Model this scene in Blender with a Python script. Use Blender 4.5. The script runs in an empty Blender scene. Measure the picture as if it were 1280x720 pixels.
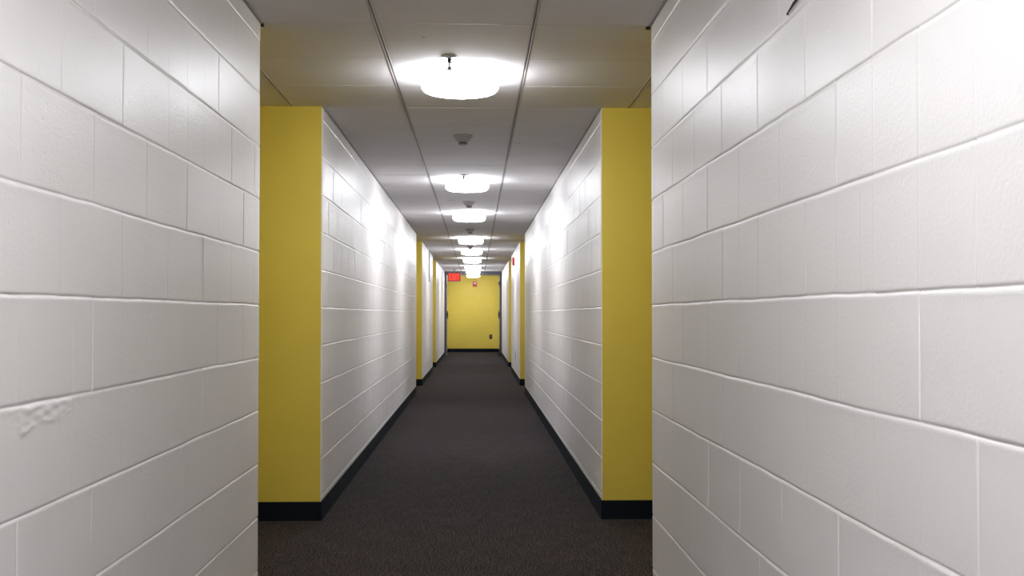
import bpy, bmesh, math, random
import numpy as np
from mathutils import Vector, Matrix

SC = bpy.context.scene
COL = SC.collection
PI = math.pi

# ------------------------------------------------------------------ camera, world, exposure
F_PX = 1445.0                      # focal length in pixels of the 1280 px wide frame
EYE = 1.11                         # camera height above the carpet
cam_d = bpy.data.cameras.new('camera')
cam = bpy.data.objects.new('camera', cam_d)
COL.objects.link(cam)
cam_d.sensor_width = 36.0
cam_d.lens = 36.0 * F_PX / 1280.0
cam_d.clip_start = 0.02
cam.location = (0, 0, EYE)
cam.rotation_euler = (PI / 2 + math.atan(32.5 / F_PX), 0, -math.atan(45.0 / F_PX))
SC.camera = cam

world = bpy.data.worlds.new('world')
SC.world = world
world.use_nodes = True
world.node_tree.nodes['Background'].inputs[0].default_value = (0.5, 0.55, 0.6, 1)
world.node_tree.nodes['Background'].inputs[1].default_value = 0.0

SC.view_settings.view_transform = 'Standard'
SC.view_settings.look = 'None'
SC.view_settings.gamma = 1.0
SC.view_settings.use_curve_mapping = False
SC.view_settings.exposure = 0.0
SC.cycles.diffuse_bounces = 8
SC.cycles.sample_clamp_indirect = 10.0

LAMP_COLOR = (0.925, 0.942, 1.0)
LAMP_STRENGTH = 44.0

# ------------------------------------------------------------------ measures (metres; y runs down the corridor)
XL, XR = -0.834, 0.683             # faces of the corridor's block walls
XC = (XL + XR) / 2
CEIL = EYE + 1.125
Y_BACK, Y_END = -4.2, 33.8         # wall behind the camera, yellow end wall
ALC = 0.9                          # depth of the alcoves
SEG = [(Y_BACK, 4.48), (6.265, 16.2), (17.95, 22.4), (24.2, Y_END)]
JOINT0 = EYE + 0.036               # height of one bed joint
COURSE = 0.2035

# ------------------------------------------------------------------ materials
def mat(name, color=(0.8, 0.8, 0.8), rough=0.5, metal=0.0, emit=None, strength=0.0, spec=None):
    m = bpy.data.materials.new(name)
    m.use_nodes = True
    b = m.node_tree.nodes['Principled BSDF']
    b.inputs['Base Color'].default_value = (*color, 1)
    b.inputs['Roughness'].default_value = rough
    b.inputs['Metallic'].default_value = metal
    if spec is not None:
        b.inputs['Specular IOR Level'].default_value = spec
    if emit:
        b.inputs['Emission Color'].default_value = (*emit, 1)
        b.inputs['Emission Strength'].default_value = strength
    return m

class N:
    """small helper around a material's node tree"""
    def __init__(s, m):
        s.t = m.node_tree
        s.b = s.t.nodes['Principled BSDF']
    def new(s, kind, **kw):
        n = s.t.nodes.new(kind)
        for k, v in kw.items():
            setattr(n, k, v)
        return n
    def link(s, a, b):
        s.t.links.new(a, b)
    def noise(s, vec, scale, detail=3, rough=0.5):
        n = s.new('ShaderNodeTexNoise')
        n.inputs['Scale'].default_value = scale
        n.inputs['Detail'].default_value = detail
        n.inputs['Roughness'].default_value = rough
        s.link(vec, n.inputs['Vector'])
        return n
    def ramp(s, fac, stops):
        r = s.new('ShaderNodeValToRGB')
        e = r.color_ramp.elements
        while len(e) < len(stops):
            e.new(0.5)
        for q, (p, c) in zip(e, stops):
            q.position = p
            q.color = (*c, 1) if len(c) == 3 else c
        s.link(fac, r.inputs[0])
        return r
    def bump(s, height, strength, dist, prev=None):
        b = s.new('ShaderNodeBump')
        b.inputs['Strength'].default_value = strength
        b.inputs['Distance'].default_value = dist
        s.link(height, b.inputs['Height'])
        if prev is not None:
            s.link(prev.outputs[0], b.inputs['Normal'])
        return b
    def pos(s, scale=None):
        g = s.new('ShaderNodeNewGeometry')
        if scale is None:
            return g.outputs['Position']
        m = s.new('ShaderNodeMapping')
        m.inputs['Scale'].default_value = scale
        s.link(g.outputs['Position'], m.inputs['Vector'])
        return m.outputs[0]

def block_paint():
    m = mat('painted_block', (0.66, 0.64, 0.635), 0.36, spec=0.45)
    n = N(m)
    p = n.pos()
    big = n.noise(p, 1.7, 3)
    r = n.ramp(big.outputs[0], [(0.3, (0.850, 0.828, 0.800)), (0.7, (0.875, 0.855, 0.830))])
    n.link(r.outputs[0], n.b.inputs['Base Color'])
    peel = n.noise(p, 130, 3, 0.6)
    b1 = n.bump(peel.outputs[0], 0.36, 0.0020)
    pits = n.noise(p, 38, 2, 0.6)
    pr = n.ramp(pits.outputs[0], [(0.22, (0, 0, 0)), (0.36, (1, 1, 1))])
    b2 = n.bump(pr.outputs[0], 0.35, 0.0012, b1)
    n.link(b2.outputs[0], n.b.inputs['Normal'])
    rr = n.ramp(big.outputs[0], [(0.3, (0.36,) * 3), (0.7, (0.43,) * 3)])
    n.link(rr.outputs[0], n.b.inputs['Roughness'])
    return m

def yellow_paint():
    m = mat('yellow_paint', (0.66, 0.50, 0.045), 0.5)
    n = N(m)
    p = n.pos()
    big = n.noise(p, 2.2, 2)
    r = n.ramp(big.outputs[0], [(0.3, (0.70, 0.555, 0.075)), (0.7, (0.74, 0.59, 0.085))])
    n.link(r.outputs[0], n.b.inputs['Base Color'])
    peel = n.noise(p, 160, 2)
    b = n.bump(peel.outputs[0], 0.2, 0.001)
    n.link(b.outputs[0], n.b.inputs['Normal'])
    return m

def carpet():
    m = mat('carpet', (0.03, 0.026, 0.026), 0.95, spec=0.08)
    n = N(m)
    fine = n.noise(n.pos((1.0, 0.7, 1.0)), 135, 3, 0.75)
    rows = n.noise(n.pos((120.0, 3.0, 1.0)), 2.0, 3, 0.6)
    broad = n.noise(n.pos((1.0, 1.0, 1.0)), 5.0, 4, 0.6)
    a = n.new('ShaderNodeMath', operation='MULTIPLY_ADD')
    n.link(rows.outputs[0], a.inputs[0]); a.inputs[1].default_value = 0.25
    n.link(fine.outputs[0], a.inputs[2])
    a2 = n.new('ShaderNodeMath', operation='MULTIPLY_ADD')
    n.link(broad.outputs[0], a2.inputs[0]); a2.inputs[1].default_value = 0.05
    n.link(a.outputs[0], a2.inputs[2])
    r = n.ramp(a2.outputs[0], [(0.50, (0.003, 0.0022, 0.0026)), (0.65, (0.0185, 0.0145, 0.0148)), (0.80, (0.14, 0.115, 0.108))])
    n.link(r.outputs[0], n.b.inputs['Base Color'])
    b = n.bump(a.outputs[0], 0.8, 0.003)
    n.link(b.outputs[0], n.b.inputs['Normal'])
    n.b.inputs['Sheen Weight'].default_value = 0.035
    n.b.inputs['Sheen Roughness'].default_value = 0.35
    return m

# small scuffs on the ceiling tiles: (x, y, half width, half length)
SCUFFS = [(-0.215, 4.69, 0.012, 0.010), (-0.245, 11.42, 0.055, 0.030), (-0.27, 10.55, 0.035, 0.03), (0.28, 7.6, 0.03, 0.012)]
def ceiling_tile():
    m = mat('ceiling_tile', (0.66, 0.645, 0.63), 0.9, spec=0.2)
    n = N(m)
    p = n.pos()
    big = n.noise(p, 3.0, 2)
    r = n.ramp(big.outputs[0], [(0.3, (0.735, 0.712, 0.722)), (0.7, (0.775, 0.755, 0.765))])
    sp = n.noise(p, 260, 2, 0.6)
    col = r.outputs[0]
    for (sx, sy, wx, wy) in SCUFFS:
        mp = n.new('ShaderNodeMapping')
        mp.inputs['Location'].default_value = (-sx / wx, -sy / wy, 0)
        mp.inputs['Scale'].default_value = (1 / wx, 1 / wy, 0)
        n.link(p, mp.inputs['Vector'])
        ln = n.new('ShaderNodeVectorMath', operation='LENGTH')
        n.link(mp.outputs[0], ln.inputs[0])
        rr = n.ramp(ln.outputs['Value'], [(0.55, (0.45,) * 3), (1.0, (1, 1, 1))])
        mx = n.new('ShaderNodeMix', data_type='RGBA', blend_type='MULTIPLY')
        mx.inputs[0].default_value = 1.0
        n.link(col, mx.inputs[6]); n.link(rr.outputs[0], mx.inputs[7])
        col = mx.outputs[2]
    n.link(col, n.b.inputs['Base Color'])
    b = n.bump(sp.outputs[0], 0.5, 0.0012)
    n.link(b.outputs[0], n.b.inputs['Normal'])
    return m

M = {
    'block': block_paint(), 'yellow': yellow_paint(), 'carpet': carpet(), 'tile': ceiling_tile(),
    'tee': mat('ceiling_tee', (0.60, 0.59, 0.58), 0.42),
    'tee_dark': mat('ceiling_slot', (0.30, 0.29, 0.28), 0.6),
    'angle': mat('wall_angle', (0.30, 0.29, 0.28), 0.5),
    'base': mat('vinyl_base', (0.005, 0.009, 0.015), 0.7, spec=0.12),
    'frame': mat('grey_steel_paint', (0.065, 0.067, 0.078), 0.38),
    'door': mat('door_paint', (0.24, 0.235, 0.24), 0.4),
    'lamp': mat('lamp_diffuser', (0.9, 0.9, 0.9), 0.4, emit=LAMP_COLOR, strength=LAMP_STRENGTH),
    'pan': mat('lamp_pan', (0.8, 0.8, 0.8), 0.4),
    'plate': mat('bright_plate', (0.75, 0.75, 0.78), 0.3, 0.35),
    'chrome': mat('chrome', (0.55, 0.55, 0.58), 0.22, 1.0),
    'dark_metal': mat('dark_metal', (0.06, 0.06, 0.065), 0.4, 0.6),
    'plastic': mat('white_plastic', (0.40, 0.38, 0.37), 0.35),
    'black': mat('black_plastic', (0.012, 0.011, 0.010), 0.45),
    'brown': mat('brown_plastic', (0.03, 0.018, 0.012), 0.4),
    'red': mat('red_plastic', (0.55, 0.03, 0.03), 0.4),
    'lens': mat('clear_lens', (0.75, 0.72, 0.72), 0.15),
    'exit_face': mat('exit_face', (0.25, 0.02, 0.015), 0.5, emit=(1.0, 0.03, 0.02), strength=0.5),
    'exit_letter': mat('exit_letter', (0.4, 0.05, 0.03), 0.5, emit=(1.0, 0.085, 0.045), strength=1.5),
    'grey_plastic': mat('grey_plastic', (0.22, 0.22, 0.24), 0.45),
}
def paint_bump():   # faint unevenness on the door and frame paint
    for k in ('frame', 'door', 'base', 'plastic'):
        n = N(M[k])
        q = n.noise(n.pos(), 60, 2)
        n.link(n.bump(q.outputs[0], 0.15, 0.001).outputs[0], n.b.inputs['Normal'])
paint_bump()

# ------------------------------------------------------------------ helpers
def link_mesh(name, bm, mats, parent=None, smooth=False):
    me = bpy.data.meshes.new(name)
    bm.normal_update()
    bm.to_mesh(me); bm.free()
    for m_ in (mats if isinstance(mats, (list, tuple)) else [mats]):
        me.materials.append(m_)
    if smooth:
        me.polygons.foreach_set('use_smooth', [True] * len(me.polygons))
    o = bpy.data.objects.new(name, me)
    COL.objects.link(o)
    if parent is not None:
        o.parent = parent
    return o

def box(bm, x0, x1, y0, y1, z0, z1, bevel=0.0, mi=0):
    r = bmesh.ops.create_cube(bm, size=1.0)
    vs = r['verts']
    for v in vs:
        v.co = Vector((x0 + (v.co.x + .5) * (x1 - x0), y0 + (v.co.y + .5) * (y1 - y0), z0 + (v.co.z + .5) * (z1 - z0)))
    fs = list({f for v in vs for f in v.link_faces})
    for f in fs:
        f.material_index = mi
    if bevel > 0:
        es = list({e for v in vs for e in v.link_edges})
        bmesh.ops.bevel(bm, geom=es, offset=bevel, segments=2, affect='EDGES', profile=0.5)

def lathe(bm, prof, seg=48, cx=0, cy=0, cz=0, mi=0):
    """prof: (radius, z) from top to bottom, closed at radius 0"""
    rings = []
    for (r, z) in prof:
        if r < 1e-6:
            rings.append([bm.verts.new((cx, cy, cz + z))])
        else:
            rings.append([bm.verts.new((cx + r * math.cos(2 * PI * i / seg), cy + r * math.sin(2 * PI * i / seg), cz + z)) for i in range(seg)])
    for a, b in zip(rings, rings[1:]):
        for i in range(seg):
            j = (i + 1) % seg
            if len(a) == 1 and len(b) == 1:
                continue
            if len(a) == 1:
                f = bm.faces.new((a[0], b[j], b[i]))
            elif len(b) == 1:
                f = bm.faces.new((a[i], a[j], b[0]))
            else:
                f = bm.faces.new((a[i], a[j], b[j], b[i]))
            f.material_index = mi
    bmesh.ops.recalc_face_normals(bm, faces=bm.faces)

def tube(bm, pts, rad, seg=10):
    pts = [Vector(p) for p in pts]
    rads = rad if isinstance(rad, (list, tuple)) else [rad] * len(pts)
    rings = []
    for i, p in enumerate(pts):
        d = (pts[min(i + 1, len(pts) - 1)] - pts[max(i - 1, 0)]).normalized()
        u = d.cross(Vector((0.13, 0.27, 0.95))).normalized()
        w = d.cross(u)
        rings.append([bm.verts.new(p + (u * math.cos(2 * PI * k / seg) + w * math.sin(2 * PI * k / seg)) * rads[i]) for k in range(seg)])
    for a, b in zip(rings, rings[1:]):
        for k in range(seg):
            bm.faces.new((a[k], a[(k + 1) % seg], b[(k + 1) % seg], b[k]))
    bm.faces.new(rings[0]); bm.faces.new(list(reversed(rings[-1])))
    bmesh.ops.recalc_face_normals(bm, faces=bm.faces)

def thing(name, label, cat, loc, group=None, rotz=0.0):
    o = bpy.data.objects.new(name, None)
    COL.objects.link(o)
    o.empty_display_size = 0.05
    o.location = loc
    o.rotation_euler = (0, 0, rotz)
    o['label'] = label; o['category'] = cat
    if group:
        o['group'] = group
    return o

def tag(o, label, cat, group=None):
    o['label'] = label; o['category'] = cat
    if group:
        o['group'] = group
    return o

def struct(o, label=None):
    o['kind'] = 'structure'
    if label:
        o['label'] = label
    return o

def dup(root, loc, label):
    r = root.copy(); COL.objects.link(r); r.location = loc; r['label'] = label
    for ch in list(root.children):
        c = ch.copy(); COL.objects.link(c); c.parent = r
        for g in list(ch.children):
            d = g.copy(); COL.objects.link(d); d.parent = c
    return r

# ------------------------------------------------------------------ block walls
def wander(rng):
    a = rng.uniform(-1, 1, 5); f = rng.uniform(1.2, 9, 5); p = rng.uniform(0, 6.28, 5)
    return lambda t: sum(a[i] * np.sin(f[i] * t + p[i]) for i in range(5)) / 2.2

def axis_samples(lo, hi, joints, near, step):
    s = {round(lo, 5), round(hi, 5)}
    for j in joints:
        for d in near:
            if lo < j + d < hi:
                s.add(round(j + d, 5))
    s = sorted(s)
    out = [s[0]]
    for v in s[1:]:
        gap = v - out[-1]
        k = int(gap / step)
        base = out[-1]
        for i in range(1, k + 1):
            out.append(base + gap * i / (k + 1))
        out.append(v)
    return np.array(out)

def block_wall(name, side, y0, y1, phase, seed, step, label, patch=False, extra=(), head=1.5):
    """A painted concrete-block wall section as one mesh: the modelled face plus the smooth yellow returns."""
    rng = np.random.default_rng(seed)
    half = 0.2032
    kz0 = int(math.ceil((0 - JOINT0) / COURSE)); kz1 = int(math.floor((CEIL - JOINT0) / COURSE))
    zj = [JOINT0 + k * COURSE for k in range(kz0, kz1 + 1)]
    ky = range(int(math.ceil((y0 - phase) / half)) - 1, int(math.floor((y1 - phase) / half)) + 2)
    yj = [phase + k * half for k in ky]
    ny = [-.008, -.005, -.003, -.0015, 0, .0015, .003, .005, .008]
    nz = [-.016, -.011, -.0075, -.005, -.003, -.0015, 0, .0015, .003, .005, .0075, .011, .016]
    Y = axis_samples(y0, y1, [j for j in yj] + [e[0] for e in extra], ny, step)
    Z = axis_samples(0, CEIL, zj, nz, step)
    if patch:
        Y = np.unique(np.concatenate([Y, np.arange(2.08, 2.50, 0.0035)]))
        Z = np.unique(np.concatenate([Z, np.arange(EYE - .245, EYE - .150, 0.0025)]))
        thin = lambda A: np.array([A[0]] + [b_ for a_, b_ in zip(A, A[1:]) if b_ - a_ > 0.0011])
        for _ in range(3):
            Y, Z = thin(Y), thin(Z)
        Y[-1], Z[-1] = y1, CEIL
    YY, ZZ = np.meshgrid(Y, Z, indexing='ij')
    Hh = np.zeros_like(YY)
    # which course, which block, offsets per block
    cidx = np.floor((ZZ - JOINT0) / COURSE).astype(int)
    for c in range(cidx.min(), cidx.max() + 1):
        m = cidx == c
        par = (c + 1) % 2            # course just under JOINT0 (c == -1) has its joints on 'phase'
        off = phase + (0 if par == 0 else half)
        q = (YY - off) / (2 * half)
        b = np.floor(q).astype(int)
        fr = q - b
        bmin, bmax = b.min(), b.max()
        offs = rng.normal(0, 0.00035, bmax - bmin + 2)
        tilt = rng.normal(0, 0.0012, bmax - bmin + 2)
        tiltz = rng.normal(0, 0.0018, bmax - bmin + 2)
        zc = JOINT0 + (c + .5) * COURSE
        hb = offs[b - bmin] + tilt[b - bmin] * (fr - .5) * 2 * half + tiltz[b - bmin] * (ZZ - zc)
        # head joints
        jn = np.round(q).astype(int)
        dist = (q - jn) * 2 * half
        depth = rng.choice([0.0004, 0.0006, 0.0009, 0.0013],  bmax - bmin + 4)
        wid = rng.uniform(0.0018, 0.0028, bmax - bmin + 4)
        dd, ww = head * depth[jn - bmin], wid[jn - bmin]
        g = -dd * np.exp(-(dist / ww) ** 2)
        # faint lines at mid block (two-core scored units)
        fd = (fr - .5) * 2 * half
        mid = rng.choice([0.0, 0.0, 0.00035, 0.0005], bmax - bmin + 2)[b - bmin]
        Hh += np.where(m, hb + g - mid * np.exp(-(fd / 0.0022) ** 2), 0)
    for (ye, c0, dep) in extra:
        m = cidx == c0
        Hh += np.where(m, -dep * np.exp(-((YY - ye) / 0.003) ** 2), 0)
    # bed joints: struck groove, upper course slightly undercut, lower course with a lit lip
    zshift = np.zeros_like(YY)
    for k, z in enumerate(zj):
        wv = wander(rng); wd = wander(rng); wl = wander(rng)
        dz = ZZ - z
        prox = np.exp(-(dz / 0.03) ** 2)
        zshift += prox * (wv(YY) * 0.0016 + wd(YY * 4.1) * 0.0008)
        dep = 0.0025 * (1 + 0.35 * wd(YY))
        Hh += -dep * np.exp(-(dz / 0.0028) ** 2)
        Hh += 0.0005 * (1 + .6 * wl(YY)) * np.exp(-((dz + 0.009) / 0.0045) ** 2)
    if patch:    # an old chipped and smeared repair under one joint
        top = EYE - 0.169
        hgt = 0.030 + 0.016 * (2.43 - YY) / 0.3 + 0.004 * np.sin(38 * YY + 1)     # smear gets narrower away from the camera
        v = (top - ZZ) / hgt
        inside = 1 / (1 + np.exp(-(v + 0.02) * 26)) / (1 + np.exp((v - 1.0) * 16))
        inside = inside / (1 + np.exp(-(YY - 2.135) * 180)) / (1 + np.exp((YY - 2.425) * 180))
        ww = sum(np.sin(a * YY + b_ * ZZ + c_) for a, b_, c_ in ((31, 150, 1), (63, -190, 2), (87, 260, 3), (121, 110, .4), (44, -330, 5)))
        Hh += inside * (0.0007 + 0.00033 * ww)
        rim = np.exp(-((v - 1.02) / 0.13) ** 2) / (1 + np.exp(-(YY - 2.135) * 180)) / (1 + np.exp((YY - 2.425) * 180))
        Hh += rim * 0.0013 * (0.6 + 0.4 * np.sin(50 * YY))
        Hh += -0.0020 * np.exp(-(((ZZ - top) / 0.0045) ** 2)) / (1 + np.exp(-(YY - 2.14) * 200)) / (1 + np.exp((YY - 2.42) * 200))
    # rounded arrises at both ends of the section
    for e in (y0, y1):
        d = np.abs(YY - e)
        Hh += -0.0015 * np.clip(1 - d / 0.006, 0, 1) ** 2
    ZZ = ZZ + zshift
    ZZ[:, 0] = 0; ZZ[:, -1] = CEIL
    sx = 1 if side == 'L' else -1
    xf = XL if side == 'L' else XR
    XX = xf + sx * Hh
    n1, n2 = YY.shape
    co = np.stack([XX, YY, ZZ], -1).reshape(-1, 3)
    idx = np.arange(n1 * n2).reshape(n1, n2)
    a, b, c_, d = idx[:-1, :-1], idx[1:, :-1], idx[1:, 1:], idx[:-1, 1:]
    quads = np.stack([a, b, c_, d] if side == 'R' else [a, d, c_, b], -1).reshape(-1, 4)
    # make the face look into the corridor
    nq = len(quads)
    # returns: end caps follow the face edge, closed back
    xo = xf - sx * (ALC + 0.12)
    extra_v = []; extra_f = []; base = len(co)
    def addv(p):
        extra_v.append(p); return base + len(extra_v) - 1
    for e, row in ((0, idx[0]), (1, idx[-1])):
        yb = y0 if e == 0 else y1
        bo = [addv((xo, yb, float(co[i][2]))) for i in (row[0], row[-1])]
        poly = list(row) + [bo[1], bo[0]]
        if (e == 0) == (side == 'L'):
            poly = poly[::-1]
        extra_f.append(poly)
    me = bpy.data.meshes.new(name)
    allv = np.vstack([co, np.array(extra_v)])
    faces = [tuple(map(int, q)) for q in quads] + [tuple(int(i) for i in f) for f in extra_f]
    # back face
    b0, b1, b2, b3 = base, base + 1, base + 2, base + 3
    faces.append((b0, b1, b3, b2))
    me.from_pydata([tuple(v) for v in allv], [], faces)
    me.materials.append(M['block']); me.materials.append(M['yellow'])
    mi = np.zeros(len(faces), dtype=np.int32); mi[nq:] = 1
    sm = np.ones(len(faces), dtype=bool); sm[nq:] = False
    me.polygons.foreach_set('material_index', mi)
    me.polygons.foreach_set('use_smooth', sm)
    me.update()
    # consistent outward normals
    bm = bmesh.new(); bm.from_mesh(me)
    f0 = bm.faces[:] 
    want = Vector((sx, 0, 0))
    acc = sum((f.normal.x for f in f0[:50]))
    if acc * sx < 0:
        for f in f0[:nq]:
            f.normal_flip()
    for f in f0[nq:]:
        cen = f.calc_center_median()
        out = Vector((0, -1, 0)) if abs(cen.y - y0) < 1e-3 else (Vector((0, 1, 0)) if abs(cen.y - y1) < 1e-3 else Vector((-sx, 0, 0)))
        if f.normal.dot(out) < 0:
            f.normal_flip()
    bm.to_mesh(me); bm.free()
    # sharp arris where paint colours meet
    o = bpy.data.objects.new(name, me)
    COL.objects.link(o)
    return struct(o, label)

block_wall('wall_left', 'L', SEG[0][0], SEG[0][1], 4.17, 11, 0.02, 'near white painted block wall on the left', patch=True,
           extra=[(2.42, -1, 0.0012), (2.42, -2, 0.0009)])
block_wall('wall_right', 'R', SEG[0][0], SEG[0][1], 4.20, 23, 0.02, 'near white painted block wall on the right',
           extra=[(2.03, 0, 0.0005)])
for i, (a, b) in enumerate(SEG[1:]):
    far = ['middle', 'third', 'farthest'][i]
    block_wall('wall_left', 'L', a, b, a + 0.10, 31 + i, 0.06, far + ' white block wall section on the left with a yellow end', head=1.7)
    block_wall('wall_right', 'R', a, b, a + 0.12, 41 + i, 0.06, far + ' white block wall section on the right with a yellow end', head=1.7)

# alcove backs, end walls
def slab(name, x0, x1, y0, y1, z0, z1, m, label):
    bm = bmesh.new(); box(bm, x0, x1, y0, y1, z0, z1)
    return struct(link_mesh(name, bm, m), label)
XLO, XRO = XL - ALC, XR + ALC
for nm, side, (a, b) in (('first', 'left', (4.48, 6.265)), ('second', 'left', (16.2, 17.95)), ('third', 'left', (22.4, 24.2)),
                         ('first', 'right', (4.48, 6.265)), ('second', 'right', (16.2, 17.95)), ('third', 'right', (22.4, 24.2))):
    x0, x1 = (XLO - 0.1, XLO) if side == 'left' else (XRO, XRO + 0.1)
    slab('wall_' + side, x0, x1, a, b, 0, CEIL, M['yellow'], f'yellow back of the {nm} alcove on the {side}')
slab('wall_back', XLO, XRO, Y_END, Y_END + 0.15, 0, CEIL, M['yellow'], 'yellow wall closing the far end of the corridor')
slab('wall_front', XLO, XRO, Y_BACK - 0.15, Y_BACK, 0, CEIL, M['block'], 'white wall behind the camera')
slab('floor', XLO - 0.1, XRO + 0.1, Y_BACK - 0.15, Y_END + 0.15, -0.1, 0, M['carpet'], 'dark brown flecked carpet')

# ------------------------------------------------------------------ ceiling: lay-in tiles with tees
TILE = 0.61
GX = [XC - 0.0065 - 0.305 + TILE * k for k in range(-3, 5)]
GY0 = 4.47 - TILE * 15
def ceiling():
    bm = bmesh.new()
    x_lo, x_hi = XLO, XRO
    cols = [x_lo] + [g for g in GX if x_lo + .02 < g < x_hi - .02] + [x_hi]
    rows = [Y_BACK]
    k = 0
    while True:
        y = GY0 + TILE * k
        if y >= Y_END - 0.05: break
        if y > Y_BACK + 0.05: rows.append(y)
        k += 1
    rows.append(Y_END)
    rng = random.Random(5)
    for cx0, cx1 in zip(cols, cols[1:]):
        for ry0, ry1 in zip(rows, rows[1:]):
            dz = rng.uniform(0, 0.0009)
            t0, t1 = rng.uniform(-.0006, .0006), rng.uniform(-.0006, .0006)
            gx, gy = 0.0088, 0.0022
            # each tile: flat panel with a chamfered edge rising into the joint
            def ring(ins, z):
                return [bm.verts.new((x, y, z + (t0 if sy else t1))) for (x, y, sy) in
                        ((cx0 + gx + ins, ry0 + gy + ins, 0), (cx1 - gx - ins, ry0 + gy + ins, 0),
                         (cx1 - gx - ins, ry1 - gy - ins, 1), (cx0 + gx + ins, ry1 - gy - ins, 1))]
            a = ring(0.0, CEIL + 0.007); b = ring(0.0012, CEIL + dz + 0.0008); c = ring(0.003, CEIL + dz)
            for p, q in ((a, b), (b, c)):
                for i in range(4):
                    bm.faces.new((p[i], q[i], q[(i + 1) % 4], p[(i + 1) % 4]))
            bm.faces.new(c[::-1])
    # plenum board over everything
    box(bm, x_lo - .1, x_hi + .1, Y_BACK - .15, Y_END + .15, CEIL + 0.007, CEIL + 0.06)
    for f in bm.faces:
        if abs(f.normal.z) > .9 and f.calc_center_median().z < CEIL + .004 and f.normal.z > 0:
            f.normal_flip()
    o = link_mesh('ceiling', bm, M['tile'])
    struct(o, 'suspended ceiling of pale two-foot tiles')
    # tees: long runners show as a shallow slotted rib, cross tees almost flush
    bm = bmesh.new()
    for g in cols[1:-1]:
        for s in (-1, 1):
            box(bm, g + s * 0.0062 - 0.0021, g + s * 0.0062 + 0.0021, Y_BACK, Y_END, CEIL - 0.0012, CEIL + 0.007, 0.0006)
    link_mesh('runner', bm, M['tee'], o)
    bm = bmesh.new()
    for g in cols[1:-1]:
        box(bm, g - 0.0042, g + 0.0042, Y_BACK, Y_END, CEIL + 0.0025, CEIL + 0.007)
    link_mesh('runner_slot', bm, M['tee_dark'], o)
    bm = bmesh.new()
    for y in rows[1:-1]:
        for cx0, cx1 in zip(cols, cols[1:]):
            box(bm, cx0 + .0075, cx1 - .0075, y - 0.0020, y + 0.0020, CEIL + 0.0004, CEIL + 0.007)
    link_mesh('cross_tee', bm, M['tee'], o)
    # wall angle along every wall face
    bm = bmesh.new()
    for (a, b) in SEG:
        box(bm, XL, XL + 0.011, a, b, CEIL - 0.0045, CEIL + 0.001)
        box(bm, XR - 0.011, XR, a, b, CEIL - 0.0045, CEIL + 0.001)
    struct(link_mesh('trim_1', bm, M['angle']), 'thin metal wall angle under the ceiling edge')
ceiling()

# ------------------------------------------------------------------ vinyl cove base
def sweep(name, path, inward, label):
    """path: xy polyline along the wall face; profile goes 'inward' (left of travel = +1)"""
    prof = [(0.0, 0.102), (0.003, 0.1015), (0.0042, 0.098), (0.0044, 0.012), (0.0048, 0.006), (0.0058, 0.0)]
    bm = bmesh.new()
    P = [Vector((p[0], p[1], 0)) for p in path]
    nrm = []
    for a, b in zip(P, P[1:]):
        d = (b - a).normalized()
        nrm.append(Vector((-d.y, d.x, 0)) * inward)
    rings = []
    for i, p in enumerate(P):
        n0 = nrm[max(i - 1, 0)]; n1 = nrm[min(i, len(nrm) - 1)]
        m = (n0 + n1)
        m = m / (m.length_squared / 2) if i not in (0, len(P) - 1) else n0 if i else n1
        rings.append([bm.verts.new(p + m * o + Vector((0, 0, z))) for (o, z) in prof])
    for a, b in zip(rings, rings[1:]):
        for k in range(len(prof) - 1):
            bm.faces.new((a[k], b[k], b[k + 1], a[k + 1]))
    bmesh.ops.recalc_face_normals(bm, faces=bm.faces)
    o = link_mesh(name, bm, M['base'])
    return struct(o, label)
def base_path(xf, xo):
    p = []
    for i, (a, b) in enumerate(SEG):
        if i: p.append((xo, a)); p.append((xf, a))
        else: p.append((xf, a))
        p.append((xf, b))
        if i < len(SEG) - 1: p.append((xo, b))
    return p
sweep('baseboard_left', base_path(XL, XLO), -1, 'dark navy vinyl base along the left walls')
sweep('baseboard_right', base_path(XR, XRO), 1, 'dark navy vinyl base along the right walls')
sweep('baseboard_back', [(XL, Y_END), (XR, Y_END)], -1, 'dark navy vinyl base under the yellow end wall')

# ------------------------------------------------------------------ cross-corridor steel frame with its doors held open
YF = 30.55
bm = bmesh.new()
HZ = EYE + 1.030
for s, x in ((1, XL), (-1, XR)):
    xs = sorted((x, x + s * 0.058)); box(bm, xs[0], xs[1], YF, YF + 0.05, 0, CEIL, 0.003)
    xs = sorted((x, x + s * 0.042)); box(bm, xs[0], xs[1], YF + 0.05, YF + 0.14, 0, CEIL, 0.003)
box(bm, XL + 0.058, XR - 0.058, YF, YF + 0.05, HZ, CEIL - .001, 0.003)
box(bm, XL + 0.042, XR - 0.042, YF + 0.05, YF + 0.14, HZ + 0.016, CEIL - .001, 0.003)
struct(link_mesh('trim_2', bm, M['frame']), 'grey steel door frame crossing the corridor near its end')

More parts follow.
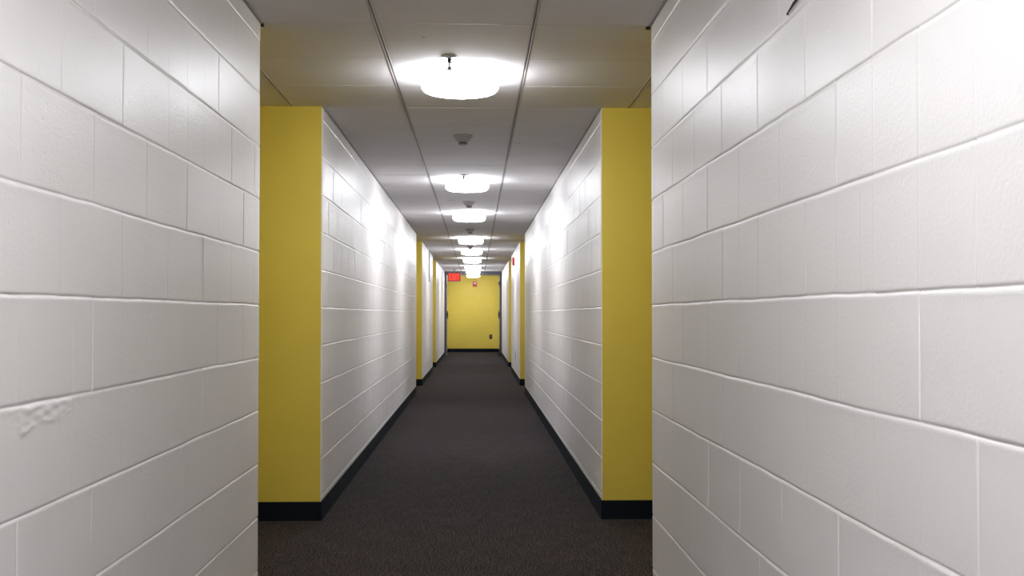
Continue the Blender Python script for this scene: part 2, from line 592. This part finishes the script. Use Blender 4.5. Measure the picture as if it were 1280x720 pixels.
def leaf(name, side, label):
    s = 1 if side == 'L' else -1
    xw = XL if side == 'L' else XR
    bm = bmesh.new()
    xs = sorted((xw + s * 0.010, xw + s * 0.053))
    box(bm, xs[0], xs[1], YF + 0.15, YF + 0.90, 0.012, HZ - 0.02, 0.002)
    d = struct(link_mesh(name, bm, M['door']), label)
    # latch case and lever at hand height
    bm = bmesh.new()
    xs = sorted((xw + s * 0.053, xw + s * 0.075))
    box(bm, xs[0], xs[1], YF + 0.80, YF + 0.86, 0.98, 1.20, 0.004)
    link_mesh('latch_case', bm, M['dark_metal'], d)
    bm = bmesh.new()
    xx = xw + s * 0.094
    tube(bm, [(xw + s * .070, YF + .83, 1.09), (xx - s * .004, YF + .83, 1.09), (xx, YF + .825, 1.09), (xx, YF + .72, 1.088)], .009, 12)
    link_mesh('lever_handle', bm, M['chrome'], d, True)
    # hinges
    for hz in (0.25, 1.05, 1.85):
        bm = bmesh.new()
        lathe(bm, [(0, .055), (.007, .052), (.008, .045), (.008, -.045), (.007, -.052), (0, -.055)], 12, xw + s * 0.056, YF + .150, hz)
        link_mesh('hinge', bm, M['dark_metal'], d, True)
    return d
dl = leaf('door_1', 'L', 'grey fire door held open against the left wall')
dr = leaf('door_2', 'R', 'grey fire door held open against the right wall')

def frame_bits():
    # door closer body on the right jamb, strike plates, floor holder
    bm = bmesh.new()
    box(bm, XR - 0.085, XR - 0.052, YF - 0.025, YF + 0.03, EYE + 0.75, EYE + 0.86, 0.004)
    tube(bm, [(XR - 0.075, YF, EYE + 0.80), (XR - 0.095, YF + 0.10, EYE + 0.83), (XR - 0.075, YF + 0.30, EYE + 0.84)], 0.006)
    tag(link_mesh('door_closer', bm, M['dark_metal']), 'dark metal door closer high on the right door jamb', 'door closer')
    for s, x, lab in ((1, XL, 'left'), (-1, XR, 'right')):
        bm = bmesh.new()
        w = 0.020 if s > 0 else 0.030
        xs = sorted((x + s * 0.050, x + s * (0.055 + w)))
        box(bm, xs[0], xs[1], YF - 0.008, YF + 0.035, EYE - 0.06, EYE + 0.045, 0.003)
        tag(link_mesh('door_latch', bm, M['brown']), f'dark latch box at hand height on the {lab} door jamb', 'latch')
    bm = bmesh.new()
    box(bm, XR - 0.088, XR - 0.050, YF - 0.05, YF + 0.02, 0.0, 0.15, 0.006)
    lathe(bm, [(0, .175), (.012, .172), (.017, .16), (.017, .15)], 16, XR - 0.069, YF - 0.015, 0)
    tag(link_mesh('door_stop', bm, M['black']), 'black floor door stop at the foot of the right jamb', 'door stop')
frame_bits()

# ------------------------------------------------------------------ ceiling lights
def make_light():
    t = thing('ceiling_light', '', 'ceiling light', (0, 0, CEIL), 'round drum lights along the corridor ceiling')
    bm = bmesh.new()
    lathe(bm, [(0, 0), (.166, 0), (.169, -.003), (.169, -.019), (.165, -.022), (0, -.022)], 64)
    link_mesh('ceiling_pan', bm, M['pan'], t, False)
    bm = bmesh.new()
    R = 0.180
    prof = [(0.150, -.020), (R - .004, -.021), (R, -.025), (R, -.060)]
    for k in range(1, 9):
        a = k / 8 * PI / 2
        prof.append((R - .038 + .038 * math.cos(a), -.060 - .030 * math.sin(a)))
    prof += [(0.11, -.0925), (0.05, -.0945), (0, -.095)]
    lathe(bm, prof, 72)
    link_mesh('diffuser', bm, M['lamp'], t, True)
    bm = bmesh.new()
    lathe(bm, [(0, -.092), (.008, -.093), (.009, -.098), (.006, -.102), (0, -.103)], 16)
    link_mesh('finial', bm, M['pan'], t, True)
    return t
LIGHTS = [
    (5.40, 'largest and nearest round white ceiling light, beside a chrome sprinkler'),
    (9.69, 'second round ceiling light, beyond the nearest smoke detector'),
    (12.85, 'third round ceiling light, just past the second smoke detector'),
    (17.05, 'fourth round ceiling light, level with the second pair of yellow returns'),
    (20.15, 'fifth round ceiling light, above the red wall strobe on the right'),
    (23.3, 'sixth round ceiling light, over the third pair of alcoves'),
    (26.95, 'seventh round ceiling light, the second one before the grey door frame'),
    (29.8, 'eighth round ceiling light, hanging just before the grey door frame beside the exit sign'),
    (32.5, 'last round ceiling light, close to the yellow end wall past the frame'),
    (1.3, 'round ceiling light overhead, in front of the camera'),
    (-1.2, 'round ceiling light just behind the camera'),
    (-3.6, 'round ceiling light farthest behind the camera'),
]
L0 = make_light()
for i, (y, lab) in enumerate(LIGHTS):
    if i == 0:
        L0.location = (XC, y, CEIL); L0['label'] = lab
    else:
        dup(L0, (XC, y, CEIL), lab)

# ------------------------------------------------------------------ sprinklers
def make_sprinkler(y, x, label):
    t = thing('fire_sprinkler', label, 'sprinkler', (x, y, CEIL), 'pendent sprinklers on the ceiling')
    bm = bmesh.new()
    lathe(bm, [(0, 0), (.036, 0), (.037, -.002), (.033, -.006), (.020, -.009), (.012, -.010), (0, -.010)], 40)
    link_mesh('escutcheon', bm, M['plate'], t, True)
    bm = bmesh.new()
    lathe(bm, [(0, -.008), (.009, -.008), (.009, -.018), (.0065, -.020), (.0065, -.026), (0, -.026)], 20)
    for s in (-1, 1):
        tube(bm, [(s * .005, 0, -.024), (s * .009, 0, -.034), (s * .009, 0, -.044), (s * .002, 0, -.054)], .0024, 8)
    link_mesh('frame_arms', bm, M['dark_metal'], t, True)
    bm = bmesh.new()
    lathe(bm, [(0, -.024), (.0034, -.026), (.0034, -.054), (0, -.055)], 12)
    link_mesh('glass_bulb', bm, M['dark_metal'], t, True)
    bm = bmesh.new()
    lathe(bm, [(0, -.053), (.005, -.053), (.0125, -.056), (.013, -.058), (0, -.061)], 20)
    link_mesh('deflector', bm, M['dark_metal'], t, True)
    return t
sp = make_sprinkler(5.03, -0.117, 'chrome pendent sprinkler hanging beside the nearest ceiling light')
dup(sp, (-0.100, 9.33, CEIL), 'chrome pendent sprinkler hanging beside the second ceiling light')
dup(sp, (-0.095, 26.3, CEIL), 'tiny far sprinkler just before the seventh ceiling light')

# ------------------------------------------------------------------ smoke detectors
def make_detector():
    t = thing('smoke_detector', '', 'smoke detector', (0, 0, CEIL), 'smoke detectors along the ceiling')
    bm = bmesh.new()
    lathe(bm, [(0, 0), (.062, 0), (.063, -.003), (.062, -.010), (.056, -.014), (0, -.014)], 48)
    link_mesh('mounting_base', bm, M['plastic'], t, True)
    bm = bmesh.new()
    lathe(bm, [(0, -.013), (.052, -.013), (.051, -.024), (.044, -.034), (.032, -.040), (.031, -.043), (0, -.043)], 48)
    h = link_mesh('housing', bm, M['plastic'], t, True)
    bm = bmesh.new()
    lathe(bm, [(0, -.042), (.0255, -.042), (.0255, -.056), (0, -.056)], 32)
    link_mesh('sensing_chamber', bm, M['black'], t)
    bm = bmesh.new()
    for k in range(10):
        a = 2 * PI * (k + .5) / 10
        r = .0275
        tube(bm, [(r * math.cos(a), r * math.sin(a), -.042), (r * math.cos(a), r * math.sin(a), -.057)], .0024, 6)
    lathe(bm, [(0, -.056), (.029, -.056), (.028, -.060), (.018, -.063), (0, -.064)], 32)
    link_mesh('vent_cage', bm, M['plastic'], t)
    return t
dt = make_detector()
dt.location = (-0.083, 7.27, CEIL); dt['label'] = 'nearest smoke detector, between the first and second ceiling lights'
dup(dt, (-0.070, 11.57, CEIL), 'second smoke detector, just before the third ceiling light')
dup(dt, (-0.075, 15.3, CEIL), 'third smoke detector, between the third and fourth ceiling lights')
dup(dt, (-0.095, 18.9, CEIL), 'small far smoke detector, between the fourth and fifth ceiling lights')

# ------------------------------------------------------------------ exit sign
def exit_sign():
    x0, x1, z1, z0, y = -0.712, -0.385, CEIL - 0.075, CEIL - 0.300, 29.35
    t = thing('exit_sign', 'red lit exit sign hanging from the ceiling before the grey door frame', 'exit sign', ((x0 + x1) / 2, y, z0))
    w, h = (x1 - x0) / 2, z1 - z0
    bm = bmesh.new()
    box(bm, -w, w, -.022, .022, 0, h, .004)
    link_mesh('housing', bm, M['grey_plastic'], t)
    bm = bmesh.new()
    box(bm, -w + .012, w - .012, -.026, -.0215, .014, h - .014, .001)
    f = link_mesh('face', bm, M['exit_face'], t)
    bm = bmesh.new()
    s = .016; H = .140; b = (h - H) / 2; yy = (-.029, -.0255); cw = .055
    def bar(x, z, ww, hh):
        box(bm, x, x + ww, yy[0], yy[1], z, z + hh)
    def diag(xa, za, xb, zb):
        d = Vector((xb - xa, 0, zb - za)).normalized(); n = Vector((-d.z, 0, d.x)) * s / 2
        A = [Vector((xa, 0, za)) + n, Vector((xa, 0, za)) - n, Vector((xb, 0, zb)) - n, Vector((xb, 0, zb)) + n]
        lo = [bm.verts.new((p.x, yy[0], p.z)) for p in A]; hi = [bm.verts.new((p.x, yy[1], p.z)) for p in A]
        bm.faces.new(lo); bm.faces.new(hi[::-1])
        for i in range(4):
            bm.faces.new((lo[i], hi[i], hi[(i + 1) % 4], lo[(i + 1) % 4]))
    x = -.125
    bar(x, b, s, H); bar(x + s, b, cw - s, s); bar(x + s, b + H / 2 - s / 2, cw - s - .008, s); bar(x + s, b + H - s, cw - s, s)
    x += .072
    diag(x + .006, b, x + cw - .006, b + H); diag(x + .006, b + H, x + cw - .006, b)
    x += .072
    bar(x + .010, b, s, H)
    x += .044
    bar(x, b + H - s, cw + .004, s); bar(x + cw / 2 + .002 - s / 2, b, s, H - s)
    bmesh.ops.recalc_face_normals(bm, faces=bm.faces)
    link_mesh('lettering', bm, M['exit_letter'], f)
    bm = bmesh.new()
    box(bm, -.05, .05, -.018, .018, h + .062, h + .075, .002)
    box(bm, -.012, .012, -.010, .010, h - .002, h + .064, .001)
    link_mesh('ceiling_canopy', bm, M['grey_plastic'], t)
exit_sign()

# ------------------------------------------------------------------ fire alarm devices
def horn_strobe(loc, rotz, label, k=1.0):
    t = thing('fire_alarm_strobe', label, 'fire alarm', loc, None, rotz)      # faces local -y
    bm = bmesh.new()
    box(bm, -.060 * k, .060 * k, -.038, 0, -.070, .070, .006)
    link_mesh('housing', bm, M['red'], t)
    bm = bmesh.new()
    box(bm, -.034 * k, .034 * k, -.060, -.036, .012, .046, .008)
    link_mesh('strobe_lens', bm, M['lens'], t)
    bm = bmesh.new()
    for i in range(4):
        box(bm, -.036 * k, .036 * k, -.0405, -.037, -.052 + i * .013, -.046 + i * .013, .001)
    link_mesh('horn_grille', bm, M['brown'], t)
    return t
horn_strobe((-0.035, Y_END, EYE + 0.87), 0, 'small red alarm strobe high on the yellow end wall')
horn_strobe((XR, 20.5, EYE + 0.93), -PI / 2, 'red fire alarm strobe high on the right white wall')

# ------------------------------------------------------------------ outlets
def outlet(loc, rotz, label, m, cover_w=.035, cover_h=.058):
    t = thing('power_outlet', label, 'outlet', loc, None, rotz)
    bm = bmesh.new()
    box(bm, -cover_w, cover_w, -.006, 0, -cover_h, cover_h, .002)
    link_mesh('cover_plate', bm, m, t)
    for s in (-1, 1):
        bm = bmesh.new()
        box(bm, -.017, .017, -.009, -.005, s * .024 - .015, s * .024 + .015, .003)
        so = link_mesh('socket', bm, M['black'] if m is M['brown'] else M['plastic'], t)
        bm = bmesh.new()
        for q in (-1, 1):
            box(bm, q * .006 - .001, q * .006 + .001, -.0095, -.0088, s * .024 - .003, s * .024 + .006)
        link_mesh('slots', bm, M['black'], so)
    return t
outlet((0.432, Y_END, EYE - .665), 0, 'dark brown power outlet low on the yellow end wall', M['brown'], .042, .066)
outlet((XR, 19.9, EYE - .71), -PI / 2, 'grey power outlet low on the right white wall', M['grey_plastic'], .038, .060)

# slim raceway coming down from the ceiling on the left wall
def raceway():
    t = thing('cable_raceway', 'slim grey cable cover running down from the ceiling on the left wall', 'cable cover', (XL, 20.35, CEIL - .56))
    bm = bmesh.new(); box(bm, 0, .020, -.018, .018, .05, .555, .003)
    link_mesh('channel', bm, M['grey_plastic'], t)
    bm = bmesh.new(); box(bm, 0, .028, -.035, .035, 0, .055, .003)
    link_mesh('junction_box', bm, M['plastic'], t)
raceway()

# black wire stub poking out of the right wall near the top edge of the view
bm = bmesh.new()
zb = EYE + 0.656
tube(bm, [(XR + .004, 2.37, zb + .016), (XR - .003, 2.405, zb + .012), (XR - .006, 2.43, zb + .007), (XR - .006, 2.452, zb + .003), (XR - .005, 2.484, zb - .001), (XR - .004, 2.489, zb - .002)],
     [.0018, .0022, .0030, .0026, .0018, .0026], 10)
tag(link_mesh('wire_stub', bm, M['black'], None, True), 'short black wire end sticking out of the near right wall', 'wire')

# dark metal clips where the wall angle ends above the first pair of corners
for s, x, lab in ((1, XL, 'left'), (-1, XR, 'right')):
    bm = bmesh.new()
    xs = sorted((x + s * .001, x + s * (.020 if s < 0 else .012)))
    box(bm, xs[0], xs[1], 4.474, 4.490, CEIL - .012, CEIL - .003, .001)
    xs = sorted((x + s * .008, x + s * .013))
    box(bm, xs[0], xs[1], 4.466, 4.480, CEIL - .008, CEIL - .001, .0008)
    tag(link_mesh('ceiling_clip', bm, M['black']), f'tiny dark ceiling clip at the top corner of the near {lab} wall', 'clip')
